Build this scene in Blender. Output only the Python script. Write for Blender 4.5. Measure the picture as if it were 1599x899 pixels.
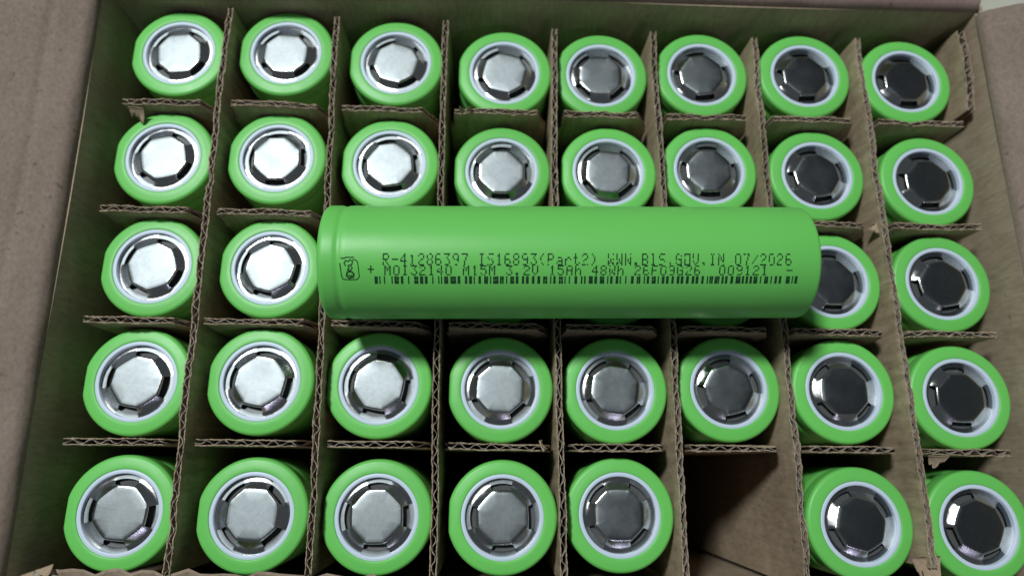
import bpy, bmesh, math, random
from mathutils import Matrix, Vector

random.seed(7)
scene = bpy.context.scene
for o in list(bpy.data.objects):
    bpy.data.objects.remove(o)
COL = scene.collection
MM = 0.001
FLOOR = 3.2                 # mm, thickness of the box bottom
CELL_H = 132.0              # mm
TOP = FLOOR + CELL_H        # mm, plane of the battery tops
DIV_TOP = TOP + 4.7         # mm, top edge of the dividers
WALL_TOP = TOP + 13.5       # mm, crease where the flaps fold

# ------------------------------------------------------------------ camera
cam_data = bpy.data.cameras.new("camera")
cam = bpy.data.objects.new("camera", cam_data)
COL.objects.link(cam)
cam_rot = Matrix(((0.99933081, -0.01773858, -0.03198868),
                  (0.00922046, 0.96846220, -0.24898986),
                  (0.03539655, 0.24852829, 0.96797767)))
cam.matrix_world = Matrix.Translation(Vector((-20.57, -58.70, TOP + 209.05)) * MM) @ cam_rot.to_4x4()
cam_data.sensor_width = 36.0
cam_data.lens = 24.0
cam_data.clip_start = 0.01
cam_data.clip_end = 20.0
cam_data.dof.use_dof = True
cam_data.dof.focus_distance = 0.188
cam_data.dof.aperture_fstop = 8.5
scene.camera = cam

# ------------------------------------------------------------------ world and lamps
world = bpy.data.worlds.new("World")
scene.world = world
world.use_nodes = True
world.node_tree.nodes["Background"].inputs["Color"].default_value = (0.80, 0.90, 1.0, 1)
world.node_tree.nodes["Background"].inputs["Strength"].default_value = 0.085

def lamp(name, loc, target, size, power, color):
    d = bpy.data.lights.new(name, 'AREA')
    d.shape = 'DISK'
    d.size = size
    d.energy = power
    d.color = color
    o = bpy.data.objects.new(name, d)
    COL.objects.link(o)
    o.location = loc
    o.rotation_euler = (Vector(target) - Vector(loc)).to_track_quat('-Z', 'Y').to_euler()
    return o

lamp("ceiling_lamp", (-0.56, 0.52, 1.56), (0, 0, 0.13), 0.22, 22.5, (0.91, 0.98, 1.0))
lamp("far_lamp", (0.35, -1.5, 1.25), (0, 0, 0.13), 0.16, 1.2, (0.72, 0.70, 1.0))

scene.view_settings.view_transform = 'Standard'
scene.view_settings.look = 'None'
scene.view_settings.exposure = 0.0
scene.view_settings.gamma = 1.0
scene.view_settings.use_curve_mapping = False
scene.render.engine = 'CYCLES'
scene.cycles.diffuse_bounces = 2

# ------------------------------------------------------------------ materials
def new_mat(name):
    m = bpy.data.materials.new(name)
    m.use_nodes = True
    nt = m.node_tree
    return m, nt, nt.nodes["Principled BSDF"]

def N(nt, kind, **kw):
    n = nt.nodes.new(kind)
    for k, v in kw.items():
        setattr(n, k, v)
    return n

def cardboard(name, c_dark, c_light, flute=0.006, bump=0.25, ribs=True, fibre=1.0, axis='X'):
    m, nt, b = new_mat(name)
    tc = N(nt, 'ShaderNodeTexCoord')
    big = N(nt, 'ShaderNodeTexNoise'); big.inputs['Scale'].default_value = 38; big.inputs['Detail'].default_value = 5
    fine = N(nt, 'ShaderNodeTexNoise'); fine.inputs['Scale'].default_value = 900; fine.inputs['Detail'].default_value = 3
    mp = N(nt, 'ShaderNodeMapping'); mp.inputs['Scale'].default_value = (1, 1, 0.22) if axis == 'X' else (0.8, 1, 1)
    nt.links.new(tc.outputs['Object'], big.inputs['Vector'])
    nt.links.new(tc.outputs['Object'], mp.inputs['Vector'])
    nt.links.new(mp.outputs['Vector'], fine.inputs['Vector'])
    mix = N(nt, 'ShaderNodeMix', data_type='FLOAT')
    mix.inputs[0].default_value = 0.5
    nt.links.new(big.outputs['Fac'], mix.inputs[2])
    nt.links.new(fine.outputs['Fac'], mix.inputs[3])
    ramp = N(nt, 'ShaderNodeValToRGB')
    ramp.color_ramp.elements[0].position = 0.34
    ramp.color_ramp.elements[0].color = (*c_dark, 1)
    ramp.color_ramp.elements[1].position = 0.66
    ramp.color_ramp.elements[1].color = (*c_light, 1)
    nt.links.new(mix.outputs[0], ramp.inputs['Fac'])
    spk = N(nt, 'ShaderNodeTexNoise'); spk.inputs['Scale'].default_value = 420; spk.inputs['Detail'].default_value = 2
    nt.links.new(tc.outputs['Object'], spk.inputs['Vector'])
    thr = N(nt, 'ShaderNodeMapRange'); thr.inputs[1].default_value = 0.66; thr.inputs[2].default_value = 0.76
    thr.inputs[3].default_value = 0.0; thr.inputs[4].default_value = 0.55
    nt.links.new(spk.outputs['Fac'], thr.inputs[0])
    fl = N(nt, 'ShaderNodeMix', data_type='RGBA')
    fl.inputs[7].default_value = (*[c * 0.45 for c in c_dark], 1)
    nt.links.new(thr.outputs[0], fl.inputs[0]); nt.links.new(ramp.outputs['Color'], fl.inputs[6])
    nt.links.new(fl.outputs[2], b.inputs['Base Color'])
    b.inputs['Roughness'].default_value = 0.8
    b.inputs['Specular IOR Level'].default_value = 0.25
    h = fine.outputs['Fac']
    if ribs:
        wv = N(nt, 'ShaderNodeTexWave', wave_type='BANDS', bands_direction='X' if axis == 'X' else 'Y')
        wv.inputs['Scale'].default_value = math.pi * 2 / (flute * 20)
        wv.inputs['Distortion'].default_value = 0.6
        wv.inputs['Detail'].default_value = 1.5
        wv.inputs['Detail Scale'].default_value = 3
        nt.links.new(tc.outputs['Object'], wv.inputs['Vector'])
        add = N(nt, 'ShaderNodeMath', operation='MULTIPLY_ADD')
        nt.links.new(fine.outputs['Fac'], add.inputs[0])
        add.inputs[1].default_value = 0.35 * fibre
        nt.links.new(wv.outputs['Fac'], add.inputs[2])
        h = add.outputs[0]
    dent = N(nt, 'ShaderNodeTexNoise'); dent.inputs['Scale'].default_value = 55; dent.inputs['Detail'].default_value = 4
    nt.links.new(tc.outputs['Object'], dent.inputs['Vector'])
    dadd = N(nt, 'ShaderNodeMath', operation='MULTIPLY_ADD'); dadd.inputs[1].default_value = 5.0
    nt.links.new(dent.outputs['Fac'], dadd.inputs[0]); nt.links.new(h, dadd.inputs[2])
    bp = N(nt, 'ShaderNodeBump')
    bp.inputs['Strength'].default_value = bump
    bp.inputs['Distance'].default_value = 0.0005
    nt.links.new(dadd.outputs[0], bp.inputs['Height'])
    nt.links.new(bp.outputs['Normal'], b.inputs['Normal'])
    return m

M_DIV = cardboard("divider_board", (0.30, 0.218, 0.142), (0.48, 0.365, 0.25), flute=0.0048, bump=0.35)
M_FLUTE = cardboard("fluting_paper", (0.26, 0.222, 0.175), (0.40, 0.35, 0.29), ribs=False, bump=0.2)
M_EDGE = cardboard("torn_paper", (0.34, 0.28, 0.21), (0.50, 0.43, 0.34), ribs=False, bump=0.4)
M_WALL = cardboard("box_board", (0.31, 0.228, 0.155), (0.46, 0.36, 0.26), flute=0.0075, bump=0.25)
M_FLAP = cardboard("flap_board", (0.20, 0.148, 0.113), (0.295, 0.228, 0.183), ribs=False, bump=0.15, axis='Y')
M_FLAP_B = cardboard("pink_tinted_flap_board", (0.24, 0.16, 0.14), (0.34, 0.235, 0.205), ribs=False, bump=0.12)

def sleeve_mat():
    m, nt, b = new_mat("green_sleeve")
    tc = N(nt, 'ShaderNodeTexCoord')
    info = N(nt, 'ShaderNodeObjectInfo')
    n = N(nt, 'ShaderNodeTexNoise'); n.inputs['Scale'].default_value = 160; n.inputs['Detail'].default_value = 4
    nt.links.new(tc.outputs['Object'], n.inputs['Vector'])
    hsv = N(nt, 'ShaderNodeHueSaturation')
    hsv.inputs['Color'].default_value = (0.158, 0.595, 0.112, 1)
    mr = N(nt, 'ShaderNodeMapRange'); mr.inputs[3].default_value = 0.95; mr.inputs[4].default_value = 1.05
    nt.links.new(info.outputs['Random'], mr.inputs[0])
    nt.links.new(mr.outputs[0], hsv.inputs['Value'])
    nt.links.new(hsv.outputs['Color'], b.inputs['Base Color'])
    r = N(nt, 'ShaderNodeMapRange'); r.inputs[3].default_value = 0.37; r.inputs[4].default_value = 0.48
    nt.links.new(n.outputs['Fac'], r.inputs[0])
    nt.links.new(r.outputs[0], b.inputs['Roughness'])
    b.inputs['Specular IOR Level'].default_value = 0.45
    b.inputs['Subsurface Weight'].default_value = 0.0
    n2 = N(nt, 'ShaderNodeTexNoise'); n2.inputs['Scale'].default_value = 260; n2.inputs['Detail'].default_value = 3
    mpw = N(nt, 'ShaderNodeMapping'); mpw.inputs['Scale'].default_value = (1, 1, 0.25)
    nt.links.new(tc.outputs['Object'], mpw.inputs['Vector']); nt.links.new(mpw.outputs['Vector'], n2.inputs['Vector'])
    bp = N(nt, 'ShaderNodeBump'); bp.inputs['Strength'].default_value = 0.10; bp.inputs['Distance'].default_value = 0.0005
    nt.links.new(n2.outputs['Fac'], bp.inputs['Height'])
    nt.links.new(bp.outputs['Normal'], b.inputs['Normal'])
    return m
M_SLEEVE = sleeve_mat()

def ring_mat():
    m, nt, b = new_mat("pale_ring")
    b.inputs['Base Color'].default_value = (0.62, 0.71, 0.83, 1)
    b.inputs['Roughness'].default_value = 0.45
    return m
M_RING = ring_mat()

def steel(name, color, rough, var, bump=0.0):
    m = bpy.data.materials.new(name)
    m.use_nodes = True
    nt = m.node_tree
    nt.nodes.remove(nt.nodes["Principled BSDF"])
    out = nt.nodes["Material Output"]
    g = N(nt, 'ShaderNodeBsdfAnisotropic')
    g.distribution = 'BECKMANN'
    tc = N(nt, 'ShaderNodeTexCoord')
    info = N(nt, 'ShaderNodeObjectInfo')
    w = N(nt, 'ShaderNodeMath', operation='MULTIPLY'); w.inputs[1].default_value = 37.0
    nt.links.new(info.outputs['Random'], w.inputs[0])
    def noise(scale, detail, vec=None):
        n = N(nt, 'ShaderNodeTexNoise', noise_dimensions='4D')
        n.inputs['Scale'].default_value = scale; n.inputs['Detail'].default_value = detail
        nt.links.new(vec or tc.outputs['Object'], n.inputs['Vector'])
        nt.links.new(w.outputs[0], n.inputs['W'])
        return n
    grain = noise(900, 4)
    smudge = noise(130, 3)
    mp = N(nt, 'ShaderNodeMapping'); mp.inputs['Scale'].default_value = (1, 0.04, 1); mp.inputs['Rotation'].default_value = (0, 0, 0.6)
    nt.links.new(tc.outputs['Object'], mp.inputs['Vector'])
    scr = noise(1800, 2, mp.outputs['Vector'])
    r = N(nt, 'ShaderNodeMapRange'); r.inputs[1].default_value = 0.3; r.inputs[2].default_value = 0.7
    r.inputs[3].default_value = rough - var; r.inputs[4].default_value = rough + var
    nt.links.new(smudge.outputs['Fac'], r.inputs[0])
    nt.links.new(r.outputs[0], g.inputs['Roughness'])
    ramp = N(nt, 'ShaderNodeValToRGB')
    ramp.color_ramp.elements[0].position = 0.30; ramp.color_ramp.elements[0].color = (*[c * 0.90 for c in color], 1)
    ramp.color_ramp.elements[1].position = 0.62; ramp.color_ramp.elements[1].color = (*[c * 1.04 for c in color], 1)
    nt.links.new(grain.outputs['Fac'], ramp.inputs['Fac'])
    nt.links.new(ramp.outputs['Color'], g.inputs['Color'])
    add = N(nt, 'ShaderNodeMath', operation='MULTIPLY_ADD'); add.inputs[1].default_value = 0.4
    nt.links.new(scr.outputs['Fac'], add.inputs[0]); nt.links.new(smudge.outputs['Fac'], add.inputs[2])
    bp = N(nt, 'ShaderNodeBump'); bp.inputs['Strength'].default_value = bump; bp.inputs['Distance'].default_value = 0.0003
    nt.links.new(add.outputs[0], bp.inputs['Height'])
    nt.links.new(bp.outputs['Normal'], g.inputs['Normal'])
    nt.links.new(g.outputs[0], out.inputs['Surface'])
    return m
M_STEEL = steel("brushed_nickel", (0.225, 0.243, 0.248), 0.47, 0.022, 0.05)
M_POLISH = steel("polished_nickel", (0.62, 0.61, 0.59), 0.29, 0.05, 0.12)

def plain(name, color, rough, spec=0.4):
    m, nt, b = new_mat(name)
    n = N(nt, 'ShaderNodeTexNoise'); n.inputs['Scale'].default_value = 60; n.inputs['Detail'].default_value = 4
    tc = N(nt, 'ShaderNodeTexCoord'); nt.links.new(tc.outputs['Object'], n.inputs['Vector'])
    ramp = N(nt, 'ShaderNodeValToRGB')
    ramp.color_ramp.elements[0].color = (*[c * 0.85 for c in color], 1)
    ramp.color_ramp.elements[1].color = (*[min(1, c * 1.12) for c in color], 1)
    nt.links.new(n.outputs['Fac'], ramp.inputs['Fac'])
    nt.links.new(ramp.outputs['Color'], b.inputs['Base Color'])
    b.inputs['Roughness'].default_value = rough
    b.inputs['Specular IOR Level'].default_value = spec
    return m
M_VENT = plain("vent_metal", (0.10, 0.10, 0.10), 0.4)
M_INK = plain("dark_ink", (0.012, 0.055, 0.020), 0.6, 0.2)
M_TABLE = plain("cream_table", (0.62, 0.60, 0.50), 0.5)

# ------------------------------------------------------------------ helpers
def link_mesh(name, me, parent=None, mats=()):
    o = bpy.data.objects.new(name, me)
    COL.objects.link(o)
    if parent:
        o.parent = parent
    for m in mats:
        if m.name not in [x.name for x in me.materials if x]:
            me.materials.append(m)
    return o

def mesh_from(name, verts, faces, smooth=False, scale=MM, mat_idx=None):
    me = bpy.data.meshes.new(name)
    me.from_pydata([(x * scale, y * scale, z * scale) for x, y, z in verts], [], faces)
    if smooth:
        me.polygons.foreach_set('use_smooth', [True] * len(me.polygons))
    if mat_idx:
        me.polygons.foreach_set('material_index', mat_idx)
    me.update()
    return me

def empty(name, loc, label, cat, group=None, rotz=0.0):
    o = bpy.data.objects.new(name, None)
    o.empty_display_size = 0.01
    COL.objects.link(o)
    o.location = [c * MM for c in loc]
    o.rotation_euler = (0, 0, rotz)
    o["label"] = label
    o["category"] = cat
    if group:
        o["group"] = group
    return o

def lathe(name, prof, seg=72, flat=None, smooth=True, close=False):
    """prof: list of (r, z); flat: clamp the -x side at -flat."""
    v, f = [], []
    n = len(prof)
    for r, z in prof:
        for k in range(seg):
            a = 2 * math.pi * k / seg
            x, y = r * math.cos(a), r * math.sin(a)
            if flat:
                lim = flat + (r - 16.2) * 0.9
                if r > 13.5 and x < -lim:
                    x = -lim + (x + lim) * 0.12
            v.append((x, y, z))
    for i in range(n - 1 + (1 if close else 0)):
        j = (i + 1) % n
        for k in range(seg):
            q = (k + 1) % seg
            f.append((i * seg + k, i * seg + q, j * seg + q, j * seg + k))
    return mesh_from(name, v, f, smooth)

# ------------------------------------------------------------------ the table below
bm = bmesh.new()
bmesh.ops.create_grid(bm, x_segments=2, y_segments=2, size=1.2)
me = bpy.data.meshes.new("table_top"); bm.to_mesh(me); bm.free()
tab = link_mesh("table_top", me, None, [M_TABLE])
tab.location = (0, 0, -0.0005)
tab["kind"] = "structure"

# ------------------------------------------------------------------ cardboard box
XL_B, XL_F = -153.2, -147.8       # inner face of the left wall at the back and the front
XR_B, XR_F = 145.5, 145.5
YB, YF = 93.5, -94.0
TH = 3.0
box = empty("cardboard_box", (0, 0, 0), "open brown cardboard box holding the rows of batteries", "box")

def wob(a, b, c=0.0):
    return 0.55 * math.sin(a * 0.037 + c) + 0.35 * math.sin(b * 0.061 + 2 * c + a * 0.013)

def panel(name, p0, p1, z0, z1, outward, mat, thick=TH, amp=0.6, seed=0.0, nu=40, nv=16):
    """upright board from p0 to p1 (inner face), local x along its length"""
    d = Vector((p1[0] - p0[0], p1[1] - p0[1], 0)); L = d.length; d.normalize()
    out = Vector((outward[0], outward[1], 0))
    verts, faces = [], []
    for side in (0, 1):
        for i in range(nu + 1):
            for j in range(nv + 1):
                u, w = L * i / nu, z0 + (z1 - z0) * j / nv
                off = amp * wob(u, w, seed) * (0 if i in (0, nu) else 1) + (thick if side else 0)
                verts.append((u, off, w))
    S = (nu + 1) * (nv + 1)
    idx = lambda s, i, j: s * S + i * (nv + 1) + j
    for i in range(nu):
        for j in range(nv):
            faces.append((idx(0, i, j), idx(0, i + 1, j), idx(0, i + 1, j + 1), idx(0, i, j + 1)))
            faces.append((idx(1, i, j), idx(1, i, j + 1), idx(1, i + 1, j + 1), idx(1, i + 1, j)))
        faces.append((idx(0, i, nv), idx(0, i + 1, nv), idx(1, i + 1, nv), idx(1, i, nv)))
        faces.append((idx(0, i, 0), idx(1, i, 0), idx(1, i + 1, 0), idx(0, i + 1, 0)))
    for j in range(nv):
        faces.append((idx(0, 0, j), idx(0, 0, j + 1), idx(1, 0, j + 1), idx(1, 0, j)))
        faces.append((idx(0, nu, j), idx(1, nu, j), idx(1, nu, j + 1), idx(0, nu, j + 1)))
    me = mesh_from(name, verts, faces)
    bm = bmesh.new(); bm.from_mesh(me); bmesh.ops.recalc_face_normals(bm, faces=bm.faces); bm.to_mesh(me); bm.free()
    o = link_mesh(name, me, box, [mat])
    y = out.normalized()
    m = Matrix(((d.x, y.x, 0, p0[0] * MM), (d.y, y.y, 0, p0[1] * MM), (0, 0, 1, 0), (0, 0, 0, 1)))
    o.matrix_local = m
    return o

def flap(name, p0, p1, z, outward, length, droop, mat, thick=TH, seed=0.0, nu=48, nv=26, rad=4.0):
    """board that bends outward at the crease; local x along the crease, y outward"""
    d = Vector((p1[0] - p0[0], p1[1] - p0[1], 0)); L = d.length; d.normalize()
    verts, faces = [], []
    path = []          # (y, z, ny, nz) along the inner/top surface
    bend = math.radians(90 + droop)
    nb = 7
    for k in range(nb + 1):
        a = bend * k / nb
        path.append((rad - rad * math.cos(a), rad * math.sin(a), -math.cos(a), math.sin(a)))
    a = bend
    ey, ez = path[-1][0], path[-1][1]
    ty, tz = math.sin(a), math.cos(a)
    dist = [q * 1.0 for q in range(1, 25)] + [24 + (length - 24) * q / nv for q in range(1, nv + 1)]
    for s in dist:
        path.append((ey + ty * s, ez + tz * s, -math.cos(a), math.sin(a)))
    for side in (0, 1):
        for i in range(nu + 1):
            u = L * i / nu
            for k, (py, pz, ny, nz) in enumerate(path):
                s = (dist[k - nb - 1] if k > nb else 0.0) / length
                score = -0.45 * math.exp(-((s * length - 9.0 - 0.8 * math.sin(u * 0.03 + seed)) / 1.1) ** 2)
                w = 1.8 * wob(u, s * length, seed) * min(1.0, s * 4) + 0.35 * math.sin(u * 0.21 + seed) * (1 if k > 2 else 0) * 0.4 + score
                t = -thick if side else 0
                edge = 0
                if i in (0, nu):
                    edge = 0
                verts.append((u, py + ny * (w + t), pz + nz * (w + t) + (0 if k else 0)))
    K = len(path); S = (nu + 1) * K
    idx = lambda s, i, k: s * S + i * K + k
    for i in range(nu):
        for k in range(K - 1):
            faces.append((idx(0, i, k), idx(0, i + 1, k), idx(0, i + 1, k + 1), idx(0, i, k + 1)))
            faces.append((idx(1, i, k), idx(1, i, k + 1), idx(1, i + 1, k + 1), idx(1, i + 1, k)))
        faces.append((idx(0, i, K - 1), idx(0, i + 1, K - 1), idx(1, i + 1, K - 1), idx(1, i, K - 1)))
        faces.append((idx(0, i, 0), idx(1, i, 0), idx(1, i + 1, 0), idx(0, i + 1, 0)))
    for k in range(K - 1):
        faces.append((idx(0, 0, k), idx(0, 0, k + 1), idx(1, 0, k + 1), idx(1, 0, k)))
        faces.append((idx(0, nu, k), idx(1, nu, k), idx(1, nu, k + 1), idx(0, nu, k + 1)))
    me = mesh_from(name, verts, faces, True)
    bm = bmesh.new(); bm.from_mesh(me); bmesh.ops.recalc_face_normals(bm, faces=bm.faces); bm.to_mesh(me); bm.free()
    me.set_sharp_from_angle(angle=math.radians(50))
    o = link_mesh(name, me, box, [mat])
    y = Vector((outward[0], outward[1], 0)).normalized()
    o.matrix_local = Matrix(((d.x, y.x, 0, p0[0] * MM), (d.y, y.y, 0, p0[1] * MM), (0, 0, 1, z * MM), (0, 0, 0, 1)))
    return o

WT = WALL_TOP - 4.0
panel("wall", (XL_F, YF), (XL_B, YB), 0, WT, (-1, 0.0), M_WALL, seed=0.4)
panel("wall", (XR_F, YF), (XR_B, YB), 0, WT, (1, 0), M_WALL, seed=1.7)
panel("wall", (XL_B - TH, YB + 0.2), (XR_B + TH, YB + 0.2), 0, WT, (0, 1), M_WALL, seed=2.9)
panel("wall", (XL_F - TH, YF - 0.2), (XR_F + TH, YF - 0.2), 0, TOP - 3.0, (0, -1), M_WALL, seed=4.1)
flap("flap", (XL_F, YF + 2), (XL_B, YB - 2), WT, (-1, 0), 150, -18, M_FLAP, seed=0.9)
flap("flap", (XR_F, YF + 2), (XR_B, YB - 1), WT, (1, 0), 150, -24, M_FLAP, seed=2.2)
flap("flap", (XL_B, YB + 0.2), (XR_B, YB + 0.2), WT, (0, 1), 150, -6, M_FLAP_B, seed=3.3)
bm = bmesh.new()
bmesh.ops.create_cube(bm, size=1.0)
for v in bm.verts:
    v.co = Vector((v.co.x * 292, v.co.y * 186, v.co.z * (FLOOR - 0.4) + FLOOR / 2)) * MM
me = bpy.data.meshes.new("bottom_panel"); bm.to_mesh(me); bm.free()
link_mesh("bottom_panel", me, box, [M_WALL])

# ------------------------------------------------------------------ batteries
S = 36.0 / 38.0
ROWS = [
    [(-134.8, 79.9), (-97.1, 80.9), (-57.6, 78.5), (-17.8, 75.8), (17.7, 75.4), (54.8, 77.3), (93.3, 78.0), (131.1, 77.0)],
    [(-135.1, 39.4), (-96.6, 39.7), (-57.3, 39.0), (-18.7, 37.1), (18.8, 37.8), (55.2, 38.7), (94.0, 38.0), (133.5, 37.0)],
    [(-133.9, 0.1), (-95.0, 0.2), (-56.8, 0.0), (-18.0, -0.6), (19.2, -0.4), (56.0, -0.5), (95.0, -1.1), (133.5, -1.0)],
    [(-133.3, -37.8), (-94.3, -36.9), (-56.5, -37.8), (-17.7, -38.9), (19.6, -38.7), (56.5, -37.4), (95.0, -38.3), (133.4, -39.1)],
    [(-132.3, -77.7), (-93.3, -77.7), (-55.2, -77.8), (-16.6, -77.5), (20.0, -77.3), None, (95.4, -78.7), (133.2, -79.4)],
]
ROWS = [[None if p is None else (p[0] * S, p[1] * S) for p in r] for r in ROWS]
CAP_ROT = [
    [52, 42, 30, 32, 45, 8, 3, 0],
    [58, 3, 8, 0, 40, 2, 12, 4],
    [65, 76, 20, 50, 10, 30, 0, 10],
    [80, 80, 80, 42, 37, 15, 45, 0],
    [85, 42, 2, 2, 45, 0, 30, 20],
]
RC = 16.2

def sleeve_profile(h, R):
    p = [(0.02, 0.0), (R - 1.2, 0.0), (R - 0.5, 0.25), (R - 0.1, 0.8), (R, 1.6), (R, 30), (R, 60), (R, 90), (R, h - 9.2),
         (R - 0.05, h - 8.2), (R - 0.38, h - 7.2), (R - 0.55, h - 6.5), (R - 0.38, h - 5.8), (R - 0.05, h - 5.0), (R, h - 4.2), (R, h - 2.4), (R, h - 1.75)]
    for k in range(1, 8):
        a = math.radians(90 * k / 7)
        p.append((R - 1.25 + 1.25 * math.cos(a), h - 1.7 + 1.25 * math.sin(a)))
    p += [(R - 1.9, h - 0.34), (R - 2.9, h - 0.22), (R - 3.7, h - 0.20), (R - 3.95, h - 0.24), (R - 4.1, h - 0.42), (R - 4.13, h - 1.2)]
    return p

SLEEVE_FLAT = lathe("sleeve_flat_side", sleeve_profile(CELL_H, RC), 96, flat=RC * 0.962)
SLEEVE_ROUND = lathe("sleeve_round", sleeve_profile(CELL_H, RC), 96)
RING_ME = lathe("insulating_ring", [(12.2, CELL_H - 1.4), (12.15, CELL_H - 0.5), (12.0, CELL_H - 0.40), (11.1, CELL_H - 0.40),
                                    (10.95, CELL_H - 0.48), (10.88, CELL_H - 0.7), (10.85, CELL_H - 2.2)], 96)
VENT_ME = lathe("vent_disc", [(0.02, CELL_H - 3.2), (9.0, CELL_H - 3.2), (11.0, CELL_H - 2.8)], 48)

def cap_mesh(seed):
    rnd = random.Random(seed)
    seg = 120
    # rings: (kind, offset/radius, z in a window sector, z on a strut)
    rings = [('c', 0.02, 0, 0), ('p', -4.0, 0, 0), ('p', -1.5, 0.0, 0.0), ('p', -0.55, -0.01, -0.09), ('p', -0.22, -0.05, -0.2), ('p', 0.0, -0.18, -0.36),
             ('p', 0.15, -0.42, -0.46), ('p', 0.8, -0.7, -0.82), ('r', 9.15, -1.25, -1.22), ('r', 9.5, -1.45, -1.36), ('r', 10.1, -1.5, -1.5), ('r', 10.9, -1.46, -1.46)]
    gap = (6, 9)       # the opening lies between ring 6 and ring 9
    half = math.radians(21.0)
    ph = [rnd.uniform(-0.05, 0.05) for _ in range(4)]
    wd = [rnd.uniform(-0.03, 0.02) for _ in range(4)]
    def off(a):            # angle from the centre of the nearest opening, and that opening's half width
        q = int(((a + math.pi / 4) % (2 * math.pi)) / (math.pi / 2)) % 4
        w = ((a + math.pi / 4) % (math.pi / 2)) - math.pi / 4
        return abs(w - ph[q]), half + wd[q]
    v = []
    for kind, q, zw, zs_ in rings:
        for k in range(seg):
            a = 2 * math.pi * k / seg
            b = ((a + math.pi / 8) % (math.pi / 4)) - math.pi / 8
            wx, hw = off(a)
            edge = 7.45 / math.cos(b)
            edge = edge * 0.75 + 7.75 * 0.25
            r = q if kind in 'cr' else edge + q
            t = min(1.0, max(0.0, (wx - hw + 0.05) / 0.10))
            z = zw + (zs_ - zw) * t
            if 4 <= rings.index((kind, q, zw, zs_)) <= 9:
                z += rnd.uniform(-0.012, 0.012)
            v.append((r * math.cos(a), r * math.sin(a), z + CELL_H - 0.30))
    f, mi = [], []
    for i in range(len(rings) - 1):
        for k in range(seg):
            a = 2 * math.pi * (k + 0.5) / seg
            wx, hw = off(a)
            if gap[0] <= i < gap[1] and wx < hw:
                continue
            q = (k + 1) % seg
            f.append((i * seg + k, i * seg + q, (i + 1) * seg + q, (i + 1) * seg + k))
            mi.append(0 if i < 3 or (i >= 9 and wx < hw) else 1)
    me = mesh_from("terminal_cap", v, f, True, mat_idx=mi)
    me.materials.append(M_STEEL); me.materials.append(M_POLISH)
    bm = bmesh.new(); bm.from_mesh(me)
    bmesh.ops.recalc_face_normals(bm, faces=bm.faces)
    top = max(bm.faces, key=lambda q: q.calc_center_median().z)
    if top.normal.z < 0:
        bmesh.ops.reverse_faces(bm, faces=bm.faces)
    bmesh.ops.solidify(bm, geom=bm.faces[:], thickness=0.30 * MM)
    bm.to_mesh(me); bm.free()
    me.polygons.foreach_set('use_smooth', [True] * len(me.polygons))
    me.set_sharp_from_angle(angle=math.radians(50))
    return me
CAPS = [cap_mesh(q) for q in range(6)]
CAP_ME = CAPS[0]
for me_, m_ in ((SLEEVE_FLAT, M_SLEEVE), (SLEEVE_ROUND, M_SLEEVE), (RING_ME, M_RING), (VENT_ME, M_VENT)):
    me_.materials.append(m_)

NUM = ["first", "second", "third", "fourth", "fifth", "sixth", "seventh", "eighth"]
ROWNAME = ["topmost row", "second row from the top", "middle row", "row just below the lying battery", "bottom row"]

def cell_label(r, c):
    if r == 2 and 2 <= c <= 5:
        return "upright green battery hidden beneath the lying battery"
    if r == 2 and c == 6:
        return "upright green battery half covered by the right end of the lying battery"
    if r == 2 and c == 1:
        return "upright green battery touching the left end of the lying battery"
    if r == 2 and c == 7:
        return "upright green battery in the middle row against the right box wall"
    if r == 2 and c == 0:
        return "upright green battery in the middle row nearest the left box wall"
    if r == 4 and c == 4:
        return "upright green battery just left of the empty compartment in the bottom row"
    if r == 4 and c == 6:
        return "upright green battery just right of the empty compartment in the bottom row"
    if r == 4 and c == 7:
        return "upright green battery in the bottom right corner of the box"
    if r == 3 and c == 5:
        return "upright green battery directly above the empty compartment"
    if r == 0 and c == 7:
        return "upright green battery with dark cap in the top right corner, beside the cardboard spacer"
    if c == 0 and r in (0, 4):
        return "upright green battery in the %s left corner of the box" % ("top" if r == 0 else "bottom")
    return "upright green battery, %s from the left in the %s" % (NUM[c], ROWNAME[r])

for r in range(5):
    for c in range(8):
        if ROWS[r][c] is None:
            continue
        x, y = ROWS[r][c]
        root = empty("battery", (x, y, FLOOR), cell_label(r, c), "battery", "upright batteries in the box")
        tilt = 0.003
        root.rotation_euler = (random.uniform(-tilt, tilt), random.uniform(-tilt, tilt), 0)
        link_mesh("sleeve", SLEEVE_FLAT if c < 6 else SLEEVE_ROUND, root)
        link_mesh("insulating_ring", RING_ME, root)
        cap = link_mesh("terminal_cap", CAPS[(r * 3 + c * 5) % 6], root)
        tip = Matrix.Rotation(random.uniform(-0.014, 0.014), 4, 'X') @ Matrix.Rotation(random.uniform(-0.014, 0.014), 4, 'Y')
        turn = Matrix.Rotation(math.radians(CAP_ROT[r][c]), 4, 'Z')
        lift = Matrix.Translation((0, 0, CELL_H * MM))
        slide = Matrix.Translation((random.uniform(-0.1, 0.1) * MM, random.uniform(-0.1, 0.1) * MM, 0))
        cap.matrix_local = slide @ lift @ tip @ turn @ lift.inverted()
        link_mesh("vent_disc", VENT_ME, cap)

# ------------------------------------------------------------------ dividers of corrugated board
FL = 4.8        # flute period, mm
DT = 2.0        # board thickness, mm

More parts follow.
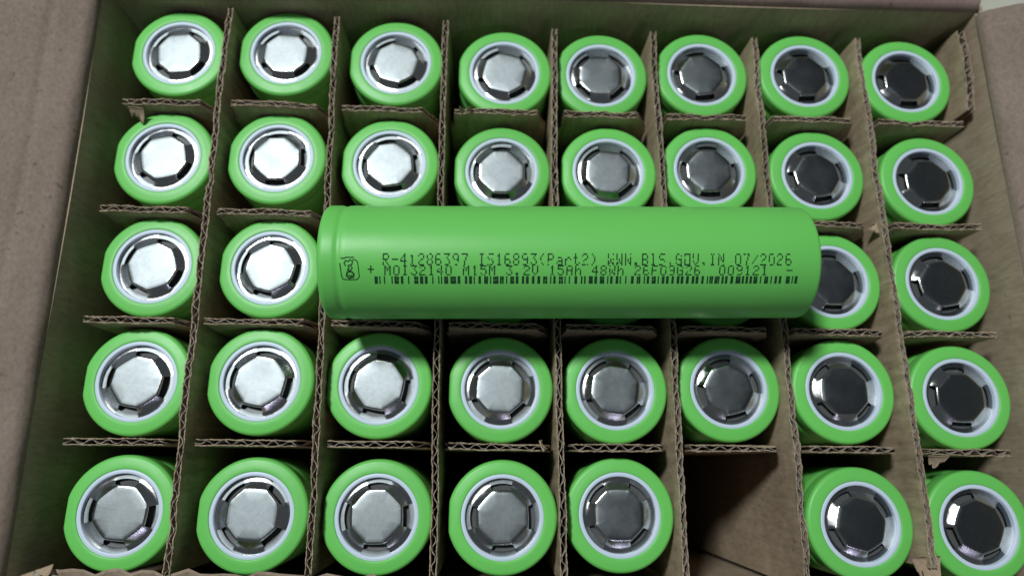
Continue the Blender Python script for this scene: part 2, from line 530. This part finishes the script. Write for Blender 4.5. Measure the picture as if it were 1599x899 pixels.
def corrugated(name, root, L, centre, ztop, zbot, phase=0.0, seed=0, step=0.5, thick=DT):
    """three paper layers; local x along the board, y across. centre(u) gives the sideways bend"""
    rnd = random.Random(seed)
    n = int(L / step) + 1
    us = [L * i / (n - 1) for i in range(n)]
    rag = [0.0] * n
    q = 0.0
    for i in range(n):
        q = q * 0.8 + rnd.uniform(-0.26, 0.26)
        rag[i] = q
    ph_n, am_n, la, lb = [0.0] * n, [1.0] * n, [0.0] * n, [0.0] * n
    p_, a_, b_, c_ = 0.0, 0.0, 0.0, 0.0
    for i in range(n):
        p_ = p_ * 0.97 + rnd.uniform(-0.22, 0.22); a_ = a_ * 0.93 + rnd.uniform(-0.09, 0.09)
        b_ = b_ * 0.93 + rnd.uniform(-0.07, 0.07); c_ = c_ * 0.93 + rnd.uniform(-0.07, 0.07)
        ph_n[i] = p_; am_n[i] = max(0.55, min(1.0, 0.92 + a_)); la[i] = b_; lb[i] = c_
    crush = [0.0] * n
    for _ in range(int(L / 14)):
        u0, w, a = rnd.uniform(0, L), rnd.uniform(1.5, 6), rnd.uniform(0.15, 0.75)
        for i in range(n):
            crush[i] += a * math.exp(-((us[i] - u0) / w) ** 2)
    out = []
    def sheet(part, offs, t, mat, dz, smooth=False):
        v, f = [], []
        for i, u in enumerate(us):
            zt = ztop(u) + rag[i] * dz - (0.9 * crush[i] if dz else 0.5 * crush[i])
            zb = zbot(u)
            c = centre(u)
            levels = (zb, zb + (zt - zb) * 0.5, zt - 6, zt - 1.2, zt)
            for sgn in (-0.5, 0.5):
                for li, z in enumerate(levels):
                    o = offs(u, i)
                    if li == 4:
                        o *= 1 - 0.22 * min(1.5, crush[i])
                        o += 0.10 * rnd.uniform(-1, 1) + (la[i] if offs(u, i) < 0 else lb[i])
                    elif li == 3:
                        o *= 1 - 0.10 * min(1.5, crush[i])
                    v.append((u, c + o + sgn * t, z))
        W = 10
        for i in range(n - 1):
            a, b = i * W, (i + 1) * W
            for li in range(4):
                f.append((a + li, b + li, b + li + 1, a + li + 1))
                f.append((a + 5 + li, a + 6 + li, b + 6 + li, b + 5 + li))
            f.append((a + 4, b + 4, b + 9, a + 9))
            f.append((a, a + 5, b + 5, b))
        for e in (0, n - 1):
            a = e * W
            for li in range(4):
                f.append((a + li, a + li + 1, a + 6 + li, a + 5 + li))
        me = mesh_from(part, v, f, smooth)
        bm = bmesh.new(); bm.from_mesh(me); bmesh.ops.recalc_face_normals(bm, faces=bm.faces); bm.to_mesh(me); bm.free()
        o = link_mesh(part, me, root, [mat])
        out.append(o)
        return o
    h = thick / 2 - 0.14
    sheet("liner", lambda u, i: -h + 0.05 * math.cos(2 * math.pi * u / FL + phase), 0.26, M_DIV, 1.0)
    sheet("liner", lambda u, i: h + 0.05 * math.cos(2 * math.pi * u / FL + phase), 0.26, M_DIV, 1.0)
    sheet("fluting", lambda u, i: (h - 0.24) * am_n[i] * max(-1, min(1, 1.2 * math.cos(2 * math.pi * u / FL + phase + ph_n[i]))), 0.20, M_FLUTE, 0.0)
    return out

def interp(pts, t):
    if t <= pts[0][0]:
        return pts[0][1]
    for (a, va), (b, vb) in zip(pts, pts[1:]):
        if t <= b:
            k = (t - a) / (b - a)
            k = k * k * (3 - 2 * k)
            return va + (vb - va) * k
    return pts[-1][1]

def clamp(v, lo, hi):
    if lo > hi:
        return (lo + hi) / 2
    return max(lo, min(hi, v))

def cell(r, c):
    p = ROWS[r][c]
    return p if p else (53.5, -73.8)

LONG_MEAS = [(-117.2, -114.8), (-78.8, -72.9), (-40.4, -37.7), (-3.8, 0.9), (34.6, 37.7), (71.3, 75.4), (111.4, 113.6)]   # back, front
LONG_END = [(90.3, -89.5), (88.4, -89.5), (88.4, -90.0), (85.8, -91.0), (85.8, -92.4), (84.5, -92.6), (85.7, -86.5)]
CROSS_MEAS = [57.3, 18.2, -19.0, -56.6]
margin = RC + DT / 2 + 0.02
long_path = []
for k in range(7):
    b, f_ = LONG_MEAS[k][0] * S, LONG_MEAS[k][1] * S
    pts = []
    for r in range(4, -1, -1):
        y = (cell(r, k)[1] + cell(r, k + 1)[1]) / 2
        m = f_ + (b - f_) * (y + 90) / 176.0
        m = clamp(m, cell(r, k)[0] + margin, cell(r, k + 1)[0] - margin)
        pts.append((y, m))
    pts = [(-92, pts[0][1])] + pts + [(90, pts[-1][1])]
    long_path.append(pts)
cross_path = []
for k in range(4):
    pts = []
    for c in range(8):
        x = (cell(k, c)[0] + cell(k + 1, c)[0]) / 2
        pts.append((x, clamp(CROSS_MEAS[k] * S, cell(k + 1, c)[1] + margin, cell(k, c)[1] - margin)))
    cross_path.append(pts)

MID = TOP * 0.5
COLPAIR = ["first and second", "second and third", "third and fourth", "fourth and fifth", "fifth and sixth", "sixth and seventh", "seventh and eighth"]
for k in range(7):
    yb, yf = LONG_END[k]
    root = empty("long_divider", (0, yf, 0), "long corrugated cardboard divider between the %s battery columns from the left" % COLPAIR[k],
                 "divider", "long dividers in the box", rotz=math.radians(90))
    ys = [interp(cross_path[j], long_path[k][3][1]) for j in range(4)]
    def zb(u, ys=ys, yf=yf):
        y = yf + u
        return MID + 0.6 if any(abs(y - q) < 2.4 for q in ys) else FLOOR + 0.3
    # local x -> world +y, local y -> world -x
    corrugated("divider", root, yb - yf, lambda u, k=k, yf=yf: -interp(long_path[k], yf + u),
               lambda u, yf=yf, k=k: DIV_TOP + 0.35 * math.sin(u * 0.05 + k), zb, phase=k * 1.3, seed=k + 11)

CROSSNAME = ["the topmost and second battery rows", "the second row and the middle row of batteries",
             "the middle row and the row below the lying battery", "the two lowest battery rows"]
CL = [(-141.5, 139.1), (-142.8, 138.9), (-142.0, 138.2), (-142.0, 136.2)]
for k in range(4):
    x0, x1 = CL[k]
    root = empty("cross_divider", (x0, 0, 0), "corrugated cardboard cross divider between %s" % CROSSNAME[k],
                 "divider", "cross dividers in the box")
    ymid = CROSS_MEAS[k] * S
    xs = [interp(sorted(long_path[j]), ymid) for j in range(7)]
    jit = random.Random(k + 40)
    spans = []
    left = x0
    for j in range(8):
        right = xs[j] if j < 7 else x1 + 4.5
        spans.append((left + (0 if j == 0 else jit.uniform(2.6, 3.6)), right - (jit.uniform(5.2, 7.0) if j < 7 else 4.5), right - 2.2))
        left = right
    def zt(u, spans=spans, x0=x0, xs=xs, k=k):
        x = x0 + u
        if any(abs(x - q) < 2.1 for q in xs):
            return MID - 0.6
        for a, b, e in spans:
            if a <= x <= b:
                return DIV_TOP - 0.4 + 0.3 * math.sin(u * 0.06 + k)
            if b < x <= e + 0.2:
                return DIV_TOP - 0.4 - (x - b) / max(0.5, e - b) * 9.0
        return DIV_TOP - 9.0
    corrugated("divider", root, x1 - x0, lambda u, k=k, x0=x0: interp(cross_path[k], x0 + u), zt,
               lambda u: FLOOR + 0.3, phase=k * 0.9, seed=k + 71)

# short corrugated spacer in the top right corner
root = empty("cardboard_spacer", (142.6, 59.5, 0), "short corrugated cardboard spacer wedged between the top right battery and the box wall",
             "spacer", rotz=math.radians(88))
corrugated("spacer", root, 31.0, lambda u: -0.6 * math.sin(u * 0.1), lambda u: DIV_TOP - 0.4, lambda u: FLOOR + 0.3, seed=99, thick=2.8)

# ------------------------------------------------------------------ torn scraps of liner (parts)
def scrap(parent, name, pts_xy, curl, loc, rot, mat, seed=0):
    """thin curled scrap: grid 8 x 4 with ragged outline"""
    rnd = random.Random(seed)
    w, l = pts_xy
    nu, nv = 14, 9
    v, f = [], []
    for sd in (0, 1):
        for i in range(nu):
            for j in range(nv):
                u, s = i / (nu - 1), j / (nv - 1)
                ln = l * (0.75 + 0.25 * math.sin(u * 5 + seed) + (rnd.uniform(-0.3, 0.2) if j == nv - 1 else 0))
                a = curl * s
                rr = ln / max(0.05, abs(curl))
                v.append((w * (u - 0.5) * (1 - 0.25 * s), rr * math.sin(a), rr * (1 - math.cos(a)) + (0.2 if sd else 0) + 0.3 * math.sin(u * 7 + seed) * (0.3 + s)))
    Sx = nu * nv
    for i in range(nu - 1):
        for j in range(nv - 1):
            a = i * nv + j
            f.append((a, a + nv, a + nv + 1, a + 1))
            f.append((Sx + a, Sx + a + 1, Sx + a + nv + 1, Sx + a + nv))
    rim = [i * nv for i in range(nu)] + [(nu - 1) * nv + j for j in range(1, nv)] + [i * nv + nv - 1 for i in range(nu - 2, -1, -1)] + [j for j in range(nv - 2, 0, -1)]
    for a, b in zip(rim, rim[1:] + rim[:1]):
        f.append((a, b, Sx + b, Sx + a))
    me = mesh_from(name, v, f, True)
    o = link_mesh(name, me, parent, [mat])
    o.location = [q * MM for q in loc]
    o.rotation_euler = [math.radians(q) for q in rot]
    return o

crosses = [o for o in COL.objects if o.name.startswith("cross_divider")]
longs = [o for o in COL.objects if o.name.startswith("long_divider")]

def scrap_at(parent, x, y, z, size, curl, rot, seed, mat=M_DIV):
    lx = Vector((x, y, z)) * MM
    m = Matrix.Translation(parent.location) @ parent.rotation_euler.to_matrix().to_4x4()
    p = m.inverted() @ lx
    return scrap(parent, "torn_liner", size, curl, [q / MM for q in p], rot, mat, seed)

# ------------------------------------------------------------------ the lying battery
RL = 16.05
LY_A = math.radians(1.1)
L0, L1 = -69.4, 65.7
LLEN = L1 - L0
cx, cy, cz = 2.9 * S, -2.5, DIV_TOP + RL + 0.3
lying = bpy.data.objects.new("lying_battery", None)
COL.objects.link(lying)
lying["label"] = "green battery with printed text and barcode lying across the upright batteries"
lying["category"] = "battery"
# local z runs from the flat end (right) to the terminal end (left); local x is up, local y is away from the viewer... built below
ex = Vector((0, 0, 1))
ez = Vector((-math.cos(LY_A), -math.sin(LY_A), 0))
ey = ez.cross(ex)
base = Vector((cx, cy, cz)) - ez * L1
lying.matrix_world = Matrix(((ex.x, ey.x, ez.x, base.x * MM), (ex.y, ey.y, ez.y, base.y * MM), (ex.z, ey.z, ez.z, base.z * MM), (0, 0, 0, 1)))
prof = [(0.02, 0.35), (11.5, 0.35), (12.2, 0.2), (RL - 1.2, 0.0), (RL - 0.5, 0.15), (RL - 0.12, 0.5), (RL, 1.1)]
prof += [(RL, 1.5 + (LLEN - 9.5) * k / 8) for k in range(1, 9)]
h = LLEN
prof += [(RL - 0.02, h - 7.0), (RL - 0.18, h - 6.3), (RL - 0.34, h - 5.7), (RL - 0.22, h - 5.2), (RL - 0.03, h - 4.7), (RL + 0.03, h - 4.1), (RL + 0.01, h - 2.8), (RL, h - 1.9)]
for q in range(1, 8):
    a = math.radians(90 * q / 7)
    prof.append((RL - 1.6 + 1.6 * math.cos(a), h - 1.8 + 1.6 * math.sin(a)))
prof += [(RL - 3.4, h - 0.20), (RL - 3.75, h - 0.26), (RL - 3.95, h - 0.45), (RL - 4.0, h - 1.2)]
me = lathe("lying_sleeve", prof, 160)
me.materials.append(M_SLEEVE)
link_mesh("sleeve", me, lying)
for nm, me_ in (("insulating_ring", RING_ME), ("terminal_cap", CAP_ME)):
    o = link_mesh(nm, me_, lying)
    o.location = (0, 0, (LLEN - CELL_H) * MM)
    if nm == "terminal_cap":
        link_mesh("vent_disc", VENT_ME, o)

# printing: (a, s): a = mm along the battery (left to right), s = angle from the crest towards the viewer, degrees
def on_cyl(a, deg, lift=0.05):
    t = math.radians(deg)
    r = RL + lift
    # world frame of the battery: up, viewer side
    return (r * math.cos(t), r * math.sin(t) * VS, L1 - a)
fr = Vector((-math.sin(LY_A) * -1, -math.cos(LY_A), 0))
VS = 1.0 if ey.dot(Vector((0, -1, 0))) > 0 else -1.0

FONT = {
 'R': "11110 10001 10001 11110 10100 10010 10001", '-': "00000 00000 00000 11111 00000 00000 00000",
 '0': "01110 10001 10001 10001 10001 10001 01110", '1': "00100 01100 00100 00100 00100 00100 01110",
 '2': "01110 10001 00001 00110 01000 10000 11111", '3': "11111 00010 00100 00010 00001 10001 01110",
 '4': "00010 00110 01010 10010 11111 00010 00010", '5': "11111 10000 11110 00001 00001 10001 01110",
 '6': "01110 10000 10000 11110 10001 10001 01110", '7': "11111 00001 00010 00010 00100 00100 00100",
 '8': "01110 10001 10001 01110 10001 10001 01110", '9': "01110 10001 10001 01111 00001 00001 01110",
 'I': "01110 00100 00100 00100 00100 00100 01110", 'S': "01111 10000 10000 01110 00001 00001 11110",
 '(': "00010 00100 01000 01000 01000 00100 00010", ')': "01000 00100 00010 00010 00010 00100 01000",
 'P': "11110 10001 10001 11110 10000 10000 10000", 'a': "00000 00000 01110 00001 01111 10001 01111",
 'r': "00000 00000 10110 11001 10000 10000 10000", 't': "01000 01000 11100 01000 01000 01001 00110",
 'W': "10001 10001 10001 10101 10101 11011 10001", '.': "00000 00000 00000 00000 00000 01100 01100",
 'B': "11110 10001 10001 11110 10001 10001 11110", 'G': "01110 10001 10000 10111 10001 10001 01111",
 'O': "11111 10001 10001 10001 10001 10001 11111", 'V': "10001 10001 10001 10001 10001 01010 00100",
 'N': "10001 11001 10101 10101 10011 10001 10001", '/': "00000 00001 00010 00100 01000 10000 00000",
 'M': "10001 11011 10101 10101 10001 10001 10001", 'A': "01110 10001 10001 11111 10001 10001 10001",
 'h': "10000 10000 10110 11001 10001 10001 10001", 'F': "11111 10000 10000 11110 10000 10000 10000",
 '+': "00000 00100 00100 11111 00100 00100 00000", ' ': "00000 " * 7,
}
def print_quad(v, f, a0, a1, d0, d1):
    n = len(v)
    v += [on_cyl(a0, d0), on_cyl(a1, d0), on_cyl(a1, d1), on_cyl(a0, d1)]
    f.append((n, n + 1, n + 2, n + 3))

def text_line(name, text, a_start, pitch, d_top, d_bot, seed, drop):
    rnd = random.Random(seed)
    v, f = [], []
    dw, dh = pitch * 0.145, (d_bot - d_top) / 7
    for i, ch in enumerate(text):
        rows = FONT[ch].split()
        dx = rnd.uniform(-0.06, 0.06)
        for ry, row in enumerate(rows):
            for rx, bit in enumerate(row):
                if bit != '1' or rnd.random() < drop:
                    continue
                a = a_start + i * pitch + rx * dw + dx - (ry - 3) * 0.01
                d = d_top + ry * dh
                k = 0.5 + rnd.uniform(0.0, 0.10)
                up = ry > 0 and rows[ry - 1][rx] == '1'
                print_quad(v, f, a - dw * (k - 0.5) - 0.02, a + dw * 0.92, d + dh * (0.0 if up else 0.08), d + dh * 0.90)
    o = link_mesh(name, mesh_from(name, v, f), lying, [M_INK])
    return o
PT = (57.2 + 51.6) / 47.75
o = text_line("printed_text", "R-41286397 IS16893(Part2) WWW.BIS.GOV.IN 07/2026", -51.6, PT, 7.6, 19.3, 3, 0.06)
o["label"] = "upper line of dot matrix lettering"
o = text_line("printed_text", "M0I32140 M15M 3.2V 15Ah 48Wh 26F09G26  009121  -", -51.2, PT, 19.0, 28.6, 4, 0.03)
o["label"] = "lower line of dot matrix lettering"
text_line("printed_text", "+", -55.6, PT, 17.6, 28.0, 5, 0.0)

b1 = [(22, 47), 60, 93, 148, (165, 200), (211, 229), 267, (307, 338), (349, 373), (384, 404), 442, 485, 505, (524, 554), (569, 611), (621, 641),
      (674, 691), (704, 726), 742, (773, 791), (814, 845), 861, (879, 919), (929, 959), 978, (1004, 1034), (1044, 1064), (1089, 1106), (1119, 1139),
      (1162, 1181), (1202, 1223), (1244, 1276), 1300, (1319, 1336), (1359, 1391), 1405, 1437, (1474, 1494), 1528, 1552, (1579, 1596)]
b2 = [20, 42, (70, 99), (109, 128), (147, 179), 202, (219, 236), (257, 276), 290, 328, (364, 383), (404, 431), 457, (474, 491), (509, 539), 555,
      (579, 598), (609, 628), (647, 664), (684, 703), (712, 731), (749, 769), (789, 808), (817, 836), (857, 874), 900, (914, 941), (950, 986),
      (999, 1014), (1024, 1041), (1062, 1081), (1099, 1134), (1142, 1158), (1169, 1186), (1197, 1214), (1224, 1253), 1275, (1301, 1329), 1350,
      (1374, 1391), (1404, 1421), (1454, 1483), 1500, (1516, 1536)]
v, f = [], []
def bar(x0, x1):
    a0, a1 = -53.85 + (x0 - 585) * 0.1709, -53.85 + (x1 - 585) * 0.1709
    rnd = random.Random(int(x0 * 10))
    if a1 - a0 > 0.9:       # wide bars are printed as several strokes with small voids
        nst = max(2, int((a1 - a0) / 0.45))
        w = (a1 - a0) / nst
        for q in range(nst):
            print_quad(v, f, a0 + q * w, a0 + (q + 0.90) * w, 29.3 + rnd.uniform(0, 0.4), 33.0)
            print_quad(v, f, a0 + q * w, a0 + (q + rnd.choice((0.8, 0.97, 0.97))) * w, 33.0 + rnd.choice((0, 0, 0.5)), 36.8)
    else:
        print_quad(v, f, a0, a1, 29.3, 33.1)
        print_quad(v, f, a0, a1, 33.3, 36.8)
for lst, x0, sc in ((b1, 580, 4.703), (b2, 900, 4.4417)):
    for b in lst:
        if not isinstance(b, tuple):
            b = (b - 4.5, b + 4.5)
        bar(x0 + b[0] / sc, x0 + b[1] / sc)
link_mesh("barcode", mesh_from("barcode", v, f), lying, [M_INK])

# certification mark: strokes on the sleeve
v, f = [], []
def stroke(pts, w=0.26):
    """pts in (mm along, degrees)"""
    k = RL * math.pi / 180
    for (a0, d0), (a1, d1) in zip(pts, pts[1:]):
        dx, dy = a1 - a0, (d1 - d0) * k
        l = math.hypot(dx, dy) or 1
        nx, ny = -dy / l * w / 2, dx / l * w / 2
        exx, eyy = dx / l * w * 0.3, dy / l * w * 0.3
        n = len(v)
        v.extend([on_cyl(a0 + nx - exx, d0 + (ny - eyy) / k), on_cyl(a0 - nx - exx, d0 + (-ny - eyy) / k),
                  on_cyl(a1 - nx + exx, d1 + (-ny + eyy) / k), on_cyl(a1 + nx + exx, d1 + (ny + eyy) / k)])
        f.append((n, n + 1, n + 2, n + 3))
def zpt(x, y):             # coordinates measured on the mark
    return (-62.6 + (x / 4.493 + 480 - 532) * 0.1665, 10.5 + (y / 4.493 + 310 - 400) * 0.6054)
def zs(pts, w=0.26):
    stroke([zpt(*p) for p in pts], w)
zs([(228, 455), (232, 490), (238, 545), (247, 566), (300, 570), (345, 568), (362, 548), (358, 490), (352, 445), (338, 430), (318, 428)])
zs([(235, 418), (255, 420), (275, 412), (300, 414), (325, 412)], 0.3)
zs([(268, 470), (258, 455), (268, 436), (290, 440), (300, 430), (318, 440), (312, 462), (290, 470)], 0.3)
zs([(285, 468), (292, 486), (280, 500), (300, 505), (315, 488), (305, 470)], 0.3)
zs([(300, 506), (278, 518), (272, 540), (290, 558), (318, 552), (326, 530), (312, 514), (292, 512)], 0.42)
zs([(285, 535), (300, 545), (312, 535)], 0.3)
link_mesh("certification_mark", mesh_from("certification_mark", v, f), lying, [M_INK])

# ------------------------------------------------------------------ torn scraps
scrap_at(crosses[0], -137.0, 52.6, DIV_TOP - 0.6, (5, 5), 0.8, (-70, 0, 175), 1)
scrap_at(crosses[0], -29.5, 53.4, DIV_TOP - 0.2, (5, 3), 1.3, (30, 0, 20), 2)
scrap_at(crosses[3], -5.0, -53.6, DIV_TOP - 0.3, (3.4, 4), 2.4, (10, 0, -70), 3)
scrap_at(crosses[3], 114.0, -55.2, DIV_TOP - 0.4, (6, 4), 0.7, (-60, 10, 180), 4)
scrap_at(longs[6], 105.0, 16.5, DIV_TOP - 0.5, (4, 3), 1.2, (-70, 0, 0), 5)
scrap_at(longs[6], 106.5, -83.5, DIV_TOP - 1.5, (8, 9), 0.7, (-20, 10, 95), 6, M_DIV)

# torn strip along the front edge of the box
rnd = random.Random(21)
v, f = [], []
n = 90
xs0, xs1 = -143.0, 140.0
for i in range(n + 1):
    x = xs0 + (xs1 - xs0) * i / n
    t = i / n
    tear = 1.2 * rnd.uniform(-1, 1) * (1 if rnd.random() < 0.4 else 0.3)
    reach = 6.0 - 6.5 * t + tear
    zt_ = TOP + 5.0 - 3.0 * t
    for off in (0.0, -0.8):
        v.append((x, YF - 0.3 + off, TOP - 3.4))
        v.append((x, YF + 0.6 + off, TOP + 0.5))
        v.append((x, YF + 0.5 + reach + off, zt_ + off * 0.3 + tear * 0.3))
for i in range(n):
    a, b = i * 6, (i + 1) * 6
    for q in (0, 1):
        f.append((a + q, b + q, b + q + 1, a + q + 1))
        f.append((a + 3 + q, a + 4 + q, b + 4 + q, b + 3 + q))
    f.append((a + 2, b + 2, b + 5, a + 5))
    f.append((a, a + 3, b + 3, b))
o = link_mesh("torn_edge", mesh_from("torn_edge", v, f), box, [M_WALL])
o["label"] = "ragged torn front edge of the box"
scrap(box, "torn_liner", (16, 9), 0.9, (-135, -89.5, TOP + 6.0), (20, 0, 170), M_EDGE, 8)
scrap(box, "torn_liner", (10, 7), 1.2, (-143, -88.0, TOP + 5.5), (15, 0, 200), M_DIV, 9)
